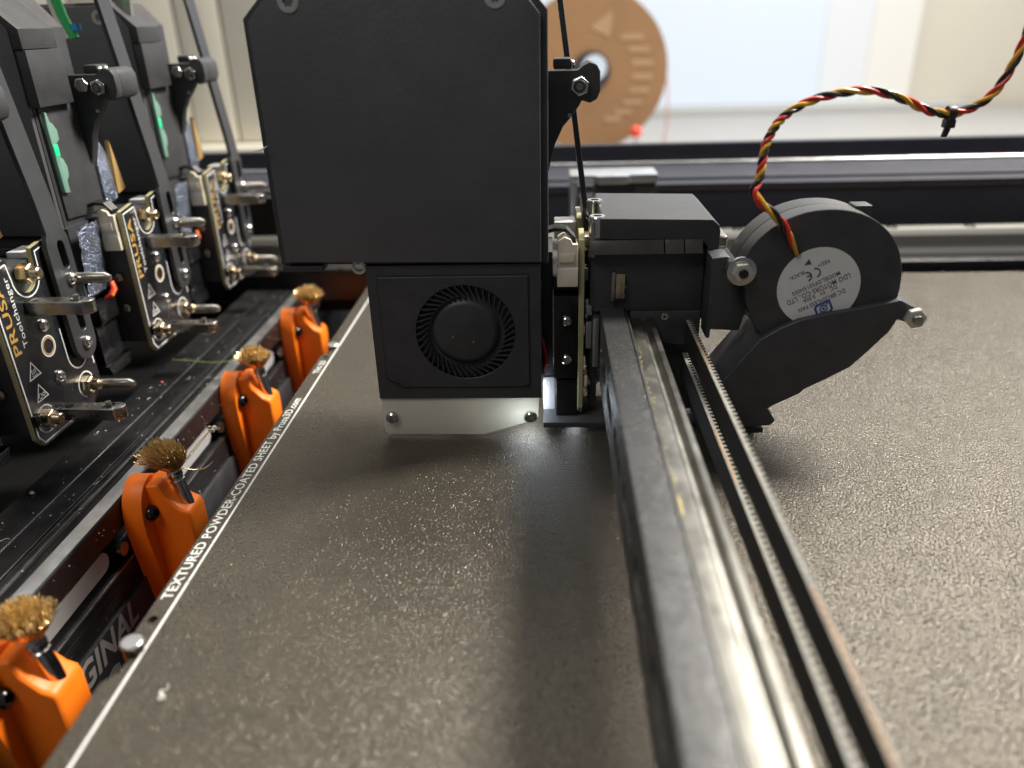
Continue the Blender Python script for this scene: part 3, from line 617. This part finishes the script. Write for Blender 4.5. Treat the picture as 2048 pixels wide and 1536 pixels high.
# thin filament guides at the top left
t = thing('filament_tube', 'green and clear tubes rising behind the second parked tool', 'tube', (-178, 300, 124))
make('green_tube', MB().tube([(-172.0, 300, 118.6), (-174.5, 300, 126), (-178.5, 300, 150)], 1.6, 12), 'green_strip', t)
make('clear_tube', MB().tube([(-174.7, 300, 118.6), (-177.2, 300, 126), (-181.2, 300, 150)], 1.0, 10), 'clear_tube', t)
make('collar', MB().cyl((-170.5, 300, 121.2), (-170.5, 300, 123.4), 1.6), 'blue_tip', t)
tag(make('loose_clip', MB().prism([(-173, 120), (-166, 120), (-166.6, 124), (-165.5, 134), (-173.5, 134), (-172.4, 125)], 'xz', 334, 337.2), 'dull_steel', bevel=.6, loc=(-170, 335, 124)), 'crumpled silver clip at the top of the farthest parked tool', 'clip')

# ================================================================== gantry beam
bm_ = thing('gantry_beam', 'grey powder coated beam with a bright linear rail', 'beam', (20, 200, 18))
make('top_wall', MB().box(15.4, 22.6, 10, 396, 38.8, 40), 'beam_coat', bm_, bevel=.45, seg=3)
make('lip', MB().prism([(22.7, 36.5), (23.5, 36.5), (23.5, 39.7), (23.2, 40.15), (22.8, 40.1), (22.7, 39.9)], 'xz', 10, 396), 'rail_steel', bm_, bevel=.1)
slots = []
for k in range(16):
    yy = 26+k*24.6; slots.append(capsule((yy, 28.5), (yy+13, 28.5), 3.0, 8))
make('side_wall', curve_plate([(10, 18), (396, 18), (396, 38.7), (10, 38.7)], slots, 'yz', 15.4, 16.4), 'beam_coat', bm_, bevel=.08, seg=1)
make('core', MB().box(17.6, 22.6, 10.2, 395.8, 18.2, 38.6), 'black_plastic', bm_)
make('bottom_wall', MB().box(15.5, 23, 10, 396, 17, 17.95), 'beam_coat', bm_, bevel=.1)
rp = [(23.6, 25), (23.6, 37.0), (27.2, 37.0), (27.45, 36.6), (27.9, 36.0), (28.7, 35.7), (29.4, 36.1), (29.8, 36.7), (30.1, 37.0), (31.3, 37.0), (31.6, 36.7), (31.6, 25.3), (31.3, 25), (30.1, 25), (29.4, 25.9), (28.7, 26.3), (27.9, 26), (27.2, 25)]
make('linear_rail', MB().prism(rp, 'xz', 10, 396), 'rail_steel', bm_, bevel=.08, seg=2)
gr = MB(); random.seed(41)
for k in range(110):
    y = random.uniform(120, 205); x = 23.9+abs(random.gauss(0, .5)); r = random.uniform(.08, .24)
    gr.lathe((x, y, 37.0), (0, 0, 1), [(-.05, r), (r*.4, r*.8), (r*.6, r*.3)], 6)
gr.tube([(24.2, 118+k*1.2, 37.05) for k in range(7)], [.1, .3, .38, .28, .34, .3, .12], 6)
make('grease', gr, 'grease', bm_, kind='stuff')
for k in range(14):
    make('rail_bolt', MB().lathe((31.62, 26+k*25, 31), (1, 0, 0), [(-2, 2.2), (-.3, 2.2), (-.3, 1.1), (-1.2, .9), (-1.2, .01)], 16), 'gloss_black', bm_)

# ------------------------------------------------ toothed belts
def belt(z0, z1, y0, y1, label, threads):
    t = thing('toothed_belt', label, 'belt', (42, 120, z0), 'toothed belts')
    make('band', MB().box(41.6, 42.5, y0, y1, z0, z1-.02), 'rubber_belt', t)
    make('cut_edge', MB().box(41.62, 42.48, y0, y1, z1-.01, z1+.03), 'belt_edge', t, smooth=0)
    th = MB()
    for k in range(int((y1-y0)/2)):
        y = y0+k*2; th.prism([(42.5, y), (43.25, y+.18), (43.4, y+.5), (43.25, y+.82), (42.5, y+1.0)], 'xy', z0, z1, 0)
        th.prism([(42.5, y), (43.25, y+.18), (43.4, y+.5), (43.25, y+.82), (42.5, y+1.0)], 'xy', z1, z1+.03, 1)
    make('teeth', th, ['rubber_belt', 'belt_edge'], t, kind='stuff', smooth=0)
    for a, b in threads: make('frayed_cord', MB().tube([(42.15+.12*math.sin(a+k), a+(b-a)*k/8, z1+.05) for k in range(9)], .17, 5), 'belt_thread', t)
belt(28.5, 36, 20, 226, 'upper toothed black belt entering the carriage', ((186, 205), (66, 100)))
belt(16.5, 24, 20, 226, 'lower toothed black belt below the other one', ((150, 176),))

# ================================================================== carriage
ca = thing('carriage', 'black carriage block clamped on the beam beside the tool', 'carriage', (32, 240, 5))
top = MB().prism([(15, 61.6), (15, 67.2), (15.6, 67.8), (47.2, 67.0), (49.2, 65.2), (49.6, 63.4), (49.6, 36), (46.2, 36), (46.2, 59), (44, 61.0)], 'xz', 221.6, 258)
make('cover', top, 'grey_print', ca, bevel=.5, seg=3)
make('body', MB().box(12.2, 46, 223, 256, 39, 58.2), 'black_plastic', ca, bevel=.5)
for a, b in ((12.4, 33.4), (33.8, 39.2), (39.6, 44.6)):
    make('label_strip', MB().prism([(223.4, 57.4), (219.6, 57.6), (221.4, 61.3), (223.4, 61.4)], 'yz', a, b), 'strip_black', ca, bevel=.12)
make('latch', MB().box(18.6, 19.7, 221.2, 224, 42.8, 51.8), 'dull_steel', ca, bevel=.15)
make('magnet', MB().box(19.9, 22.6, 221.4, 224, 43.4, 51.2), 'gold_steel', ca, bevel=.2)
make('magnet_pin', MB().cyl((22.8, 222.6, 47), (23.1, 222.6, 47), .4, n=10), 'steel', ca)
for (x, y, z) in ((14.2, 224.5, 66.0), (14.4, 244, 66.6)):
    b = make('socket_bolt', MB().lathe((x, y, z-4), (0, 0, 1), [(0, 2.5), (5.6, 2.5), (6.0, 2.2), (6.0, 1.3), (3.6, 1.2), (3.6, .01)], 28, 0, True, False), 'steel', ca)
make('clip_plate', MB().prism([(11.8, 56.5), (13.4, 56.2), (13.0, 66.5), (12.4, 66.5)], 'xz', 221.4, 224), 'dull_steel', ca, bevel=.1)
lb = make('lower_block', MB().prism([(24.6, 31.5), (29.5, 28.6), (46, 27.5), (46, 38.9), (24.6, 38.9)], 'xz', 222.4, 254), 'black_print', ca, bevel=.5)
make('screw', MB().screw((35.1, 222.4, 37.2), (0, -1, 0), 1.15, .5, flat=True), 'steel', lb)
make('wiper_seal', MB().box(24.8, 32.6, 218, 222.3, 27, 34), 'gloss_black', ca, bevel=.7)
make('rear_plate', MB().prism([(33, 2), (46.5, 2), (46.5, 27.2), (33, 27.2)], 'xz', 226.5, 250), 'black_print', ca, bevel=.4)
make('inner_plate', MB().box(12.4, 14.9, 224, 250, 6, 38.8), 'black_plastic', ca, bevel=.3)
make('bracket', MB().box(13.2, 15.1, 219.0, 223.8, 22, 38), 'bare_aluminium', ca, bevel=.3)
make('clamp', MB().box(49.7, 53, 226, 238, 57.5, 61), 'dull_steel', ca, bevel=1.1, seg=3)

# ================================================================== fan duct and blower
du = thing('fan_duct', 'black printed duct holding the round blower fan', 'fan duct', (60, 215, 2))
dk = [(59.8, 36.1), (65.0, 39.5), (70.2, 41.9), (78.2, 43.8), (86.2, 45.2), (95.3, 47.2), (96.8, 47.6), (98.8, 46.5), (102.2, 44.9), (103.3, 42.8), (102.6, 40.9), (99.4, 40.9), (97.0, 41.7), (95.3, 38.0), (91.0, 32.7), (86.3, 27.3), (79.8, 23.4), (74.1, 20.2), (73.2, 19.0), (66.0, 15.1), (64.5, 14.0), (67.2, 9.9), (65.8, 8.4), (57.0, 7.6), (44.3, 7.8), (43.5, 18.7), (49.1, 21.2)]
make('shell', MB().prism(dk, 'xz', 205.6, 226), 'black_print', du, bevel=.55, seg=3)
make('tongue', MB().box(-2.2, 66, 216.5, 236, 2.0, 3.9), 'black_print', du, bevel=.3)
make('riser', MB().box(46.6, 65, 209, 228, 3.95, 5.7), 'black_print', du, bevel=.3)
make('mount_arm', MB().prism([(46, 58), (50.0, 58.5), (54, 57.0), (57, 54), (58, 48), (55.5, 36), (47.2, 36.5), (47.2, 33.8), (46, 33.8)], 'xz', 213, 221.5), 'black_plastic', du, bevel=.4)
make('hinge_tab', MB().box(57.5, 62, 226.1, 228, 31, 37), 'grey_print', du, bevel=.3)
nt_ = make('nut', MB().hexa((101.2, 205.6, 42.6), (0, -1, 0), 2.9, 2.2, rot=.2), 'zinc', du, bevel=.06, seg=1, smooth=20)
make('bolt_end', MB().cyl((101.2, 205, 42.6), (101.2, 202.2, 42.6), 1.35), 'dull_steel', du, bevel=.15)

fa = thing('blower_fan', 'round black blower fan with a white motor label', 'fan', (75, 216, 26))
FC = (74.4, 50.0); RF = 22.5
sc_ = [(FC[0]+(RF+(1.2*max(0, math.sin(R(a)))))*math.cos(R(a)), FC[1]+(RF+1.0*max(0, math.cos(R(a))))*math.sin(R(a))) for a in range(-40, 166, 6)]
sc_ += [(51.8, 58.6), (50.0, 57.6), (49.4, 55.4), (50.4, 53.4), (52.6, 52.6), (54.4, 51.0), (55.2, 46.5), (58.2, 39.5), (62.5, 34.5), (70, 29), (84, 28), (92, 33)]
half = lambda y0, y1: MB().prism(sc_, 'xz', y0, y1)
make('front_case', half(207.6, 214.6), 'black_plastic', fa, bevel=.4, seg=3)
make('rear_case', half(214.9, 222.6), 'grey_print', fa, bevel=.4, seg=3)
make('washer', MB().lathe((53.0, 207.6, 55.9), (0, -1, 0), [(0, 4.05), (.7, 4.05), (.7, 1.5), (0, 1.5)], 36, 0, False, False), 'steel', fa, bevel=.12)
make('nut', MB().hexa((53.0, 206.9, 55.9), (0, -1, 0), 2.85, 2.0, rot=.12), 'zinc', fa, bevel=.06, seg=1, smooth=20)
make('bolt_end', MB().cyl((53.0, 206, 55.9), (53.0, 204.2, 55.9), 1.3), 'gloss_black', fa, bevel=.15)
make('clip', MB().box(84.2, 89.0, 215.4, 221, 68.6, 71.6), 'black_plastic', fa, bevel=.5)
LC = (74.6, 51.0)
lab = make('label', MB().cyl((LC[0], 207.55, LC[1]), (LC[0], 207.40, LC[1]), 11.3, n=72), 'label_paper', fa)
U = Vector((-.894, 0, -.447)); V = Vector((.447, 0, -.894)); px = .1385
def lp_(ix, iz): return Vector((LC[0]+(ix-1632)*px, 207.36, LC[1]-(iz-567)*px*1.03))
tx = MB()
for s_, st_, wd, hh in (('DC BRUSHLESS FAN', (1683, 570), 13.3, 1.15), ('DC   5V   0.30A', (1666, 563), 9.6, 1.05), ('LDO MOTORS CO., LTD', (1688, 539), 18.0, 1.35),
                        ('MODEL:DF5015H05S', (1668, 535), 13.6, 1.1), ('BLACK-', (1598, 534), 4.3, 1.0), ('RED+', (1644, 511), 3.3, 1.0)):
    text(tx, s_, lp_(*st_), U, V, hh*1.08, wd, bold=.012)
make('lettering', tx, 'label_ink', lab, smooth=0)
ce = MB(); a0 = math.degrees(math.atan2(U.z, U.x)); q = lp_(1622, 538); q2 = lp_(1606, 546)
for c in (q, q2): ce.outline([(c.x+1.25*math.cos(R(a0+a)), c.z+1.25*math.sin(R(a0+a))) for a in range(90, 271, 15)], .36, 'xz', 207.3, 207.36)
ce.outline([(q2.x-1.2*U.x, q2.z-1.2*U.z), (q2.x, q2.z)], .34, 'xz', 207.3, 207.36)
q = lp_(1605, 517); ce.prism([(q.x-.95, q.z-.75), (q.x+.95, q.z-.55), (q.x+.05, q.z+.95)], 'xz', 207.3, 207.36)
make('marks', ce, 'label_ink', lab, smooth=0)
lg = MB(); c = lp_(1648, 611)
def lpt(a, b): return (c.x+U.x*a+V.x*b, c.z+U.z*a+V.z*b)
lg.outline([lpt(*p) for p in ((-2.1, -1.6), (1.5, -1.6), (2.1, -1.0), (2.1, 1.6), (-1.5, 1.6), (-2.1, 1.0))], .62, 'xz', 207.3, 207.36, closed=True)
lg.outline([lpt(*p) for p in circ((0, 0), .95, 20)], .34, 'xz', 207.3, 207.36, closed=True)
lg.prism([lpt(*p) for p in circ((0, 0), .42, 14)], 'xz', 207.3, 207.36)
lg.outline([lpt(-1.6, -1.1), lpt(-.8, -.6)], .3, 'xz', 207.3, 207.36); lg.outline([lpt(1.6, 1.1), lpt(.8, .6)], .3, 'xz', 207.3, 207.36)
make('emblem', lg, 'label_blue', lab, smooth=0)

# ------------------------------------------------ twisted cable
KP = [(67.6, 207.3, 60.8), (65.6, 206.0, 63.6), (62.8, 204.8, 68.0), (59.2, 203.6, 72.2), (55.0, 203.4, 75.6), (53.2, 204, 78.4), (54.8, 205.8, 81.2), (55.4, 207, 85.4), (56.6, 209, 90.2), (60.0, 211, 95.2), (66.2, 213, 98.8),
      (74.5, 214.4, 100.8), (83.4, 216, 101.2), (92.5, 217.6, 98.9), (100.4, 219, 95.6), (106.8, 220, 94.6), (112.2, 220, 96.0), (116.6, 220, 99.2), (119.6, 220, 104.8), (121.4, 220, 111.2), (122.4, 220, 119), (123, 220, 130)]
def spline(P, n):
    P = [Vector(p) for p in P]; P = [2*P[0]-P[1]]+P+[2*P[-1]-P[-2]]; out = []
    for i in range(1, len(P)-2):
        for k in range(n):
            s = k/n; a, b, c, d_ = P[i-1], P[i], P[i+1], P[i+2]
            out.append(.5*((2*b)+(c-a)*s+(2*a-5*b+4*c-d_)*s*s+(3*b-a-3*c+d_)*s**3))
    return out+[P[-2]]
ctr = spline(KP, 9)
cb = thing('fan_cable', 'twisted red, yellow and black cable arching from the fan', 'cable', KP[0])
for w_, (mm_, ph) in enumerate((('red_wire', 0), ('yellow_wire', 2.1), ('black_wire', 4.2))):
    pts = []; L_ = 0
    for i, p in enumerate(ctr):
        if i: L_ += (p-ctr[i-1]).length
        d_ = (ctr[min(i+1, len(ctr)-1)]-ctr[max(i-1, 0)]).normalized(); u, v, _ = basis(d_) if abs(d_.y) < .9 else basis(d_)
        u = Vector((0, 1, 0)); u = (u-d_*u.dot(d_)).normalized(); v = d_.cross(u)
        rr = .66*min(1, max(.55, L_/9)); pit = 6.5 if 26 < L_ < 46 else 13.5+2.5*math.sin(L_*.11)
        if i == 0: ang = ph
        else: ang += (p-ctr[i-1]).length/pit*2*math.pi
        pts.append(p+u*rr*math.cos(ang)+v*rr*math.sin(ang))
    make('wire', MB().tube(pts, .58, 8), mm_, cb)
z = thing('zip_tie', 'small black zip tie cinched round the twisted cable', 'zip tie', (106.8, 220, 94.6))
make('loop', MB().lathe((105.9, 220, 94.6), (1, 0, .05), [(0, 1.6), (0, 2.0), (1.9, 2.0), (1.9, 1.6)], 20, 0, False, False), 'zip_tie', z, bevel=.15)
make('head', MB().box(105.6, 108.2, 218.6, 221.4, 91.0, 93.2), 'zip_tie', z, bevel=.35)
make('tail', MB().prism([(106.0, 91.1), (107.6, 91.1), (106.9, 88.6), (105.5, 88.6)], 'xz', 219.4, 220.4), 'zip_tie', z, bevel=.15)

# ================================================================== rear of the machine
rf = thing('rear_profile', 'black profile with a modelled highlight line across the back of the bed', 'profile', (60, 430, -30))
make('face', MB().box(-330, 420, 428, 440, -30, 37.4), 'rear_black', rf, bevel=.8)
make('shelf', MB().box(-330, 420, 440, 486, 30, 38.6), 'rear_black', rf, bevel=.6)
make('shelf_highlight', MB().cyl((-330, 484, 39.4), (420, 484, 39.4), 1.0, n=12), 'bare_aluminium', rf)  # bright bar standing in for the highlight along the lip
make('back_lip', MB().box(-330, 420, 487, 494, 30, 50.2), 'rear_black', rf, bevel=.6)
make('front_groove', MB().box(-330, 420, 426.6, 427.9, 33.6, 34.6), 'anodised_brown', rf)
t = thing('rear_rail', 'bright linear rail lying behind the sheet', 'rail', (60, 405, -8))
make('rail', MB().prism([(399, -3), (399, 3), (400, 6.0), (402, 8.5), (402, 13.5), (404, 16.6), (412, 16.6), (412, -3)], 'yz', -320, 420), 'rear_steel', t, bevel=.3)
make('carrier', MB().box(-320, 420, 390, 398.6, -14, 3.6), 'anodised', t, bevel=1.2)
for k in range(18): make('bolt', MB().lathe((-300+k*40, 408, 16.6), (0, 0, 1), [(-.1, 3), (.3, 3), (.3, 1.6), (-.8, 1.5), (-.8, .01)], 16), 'steel', t)
t = thing('end_block', 'blurred black end block with a silver top behind the carriage', 'end block', (32, 392, 16))
make('top_plate', MB().prism([(10.4, 382), (22, 382), (24, 379), (38, 379), (40, 382), (53.2, 382), (53.2, 402), (10.4, 402)], 'xy', 47.0, 51.2), 'bare_aluminium', t, bevel=.8)
make('housing', MB().box(23, 41, 384, 402, 16, 46.9), 'black_plastic', t, bevel=.6)
make('side_post', MB().box(10.6, 14.2, 384, 400, 10, 46.9), 'bare_aluminium', t, bevel=.5)
make('pulley_block', MB().box(41.2, 52.6, 384, 401, 41, 46.9), 'black_plastic', t, bevel=.6)
make('pulley', MB().lathe((48, 391, 30), (0, 0, 1), [(0, 4.6), (.8, 4.6), (.8, 3.6), (10, 3.6), (10, 4.4), (11, 4.4)], 26), 'steel', t)
make('foot', MB().box(43.5, 53, 384, 399, 24, 29.9), 'bare_aluminium', t, bevel=.5)
t = thing('side_frame', 'black profile rising behind the parked tools', 'profile', (-240, 420, -30))
make('face', MB().box(-330, -60, 418, 427, -30, 36), 'anodised', t, bevel=.6)
t = thing('dust_thread', 'white thread sticking out from the edge of the large cover', 'thread', (-78, 211, 91))
make('strand', MB().tube([(-79.6, 211.8, 89.9), (-78.2, 211.4, 90.1), (-76.8, 211.2, 90.6), (-75.6, 211.4, 91.4)], [.12, .28, .24, .1], 6), 'silkscreen', t)
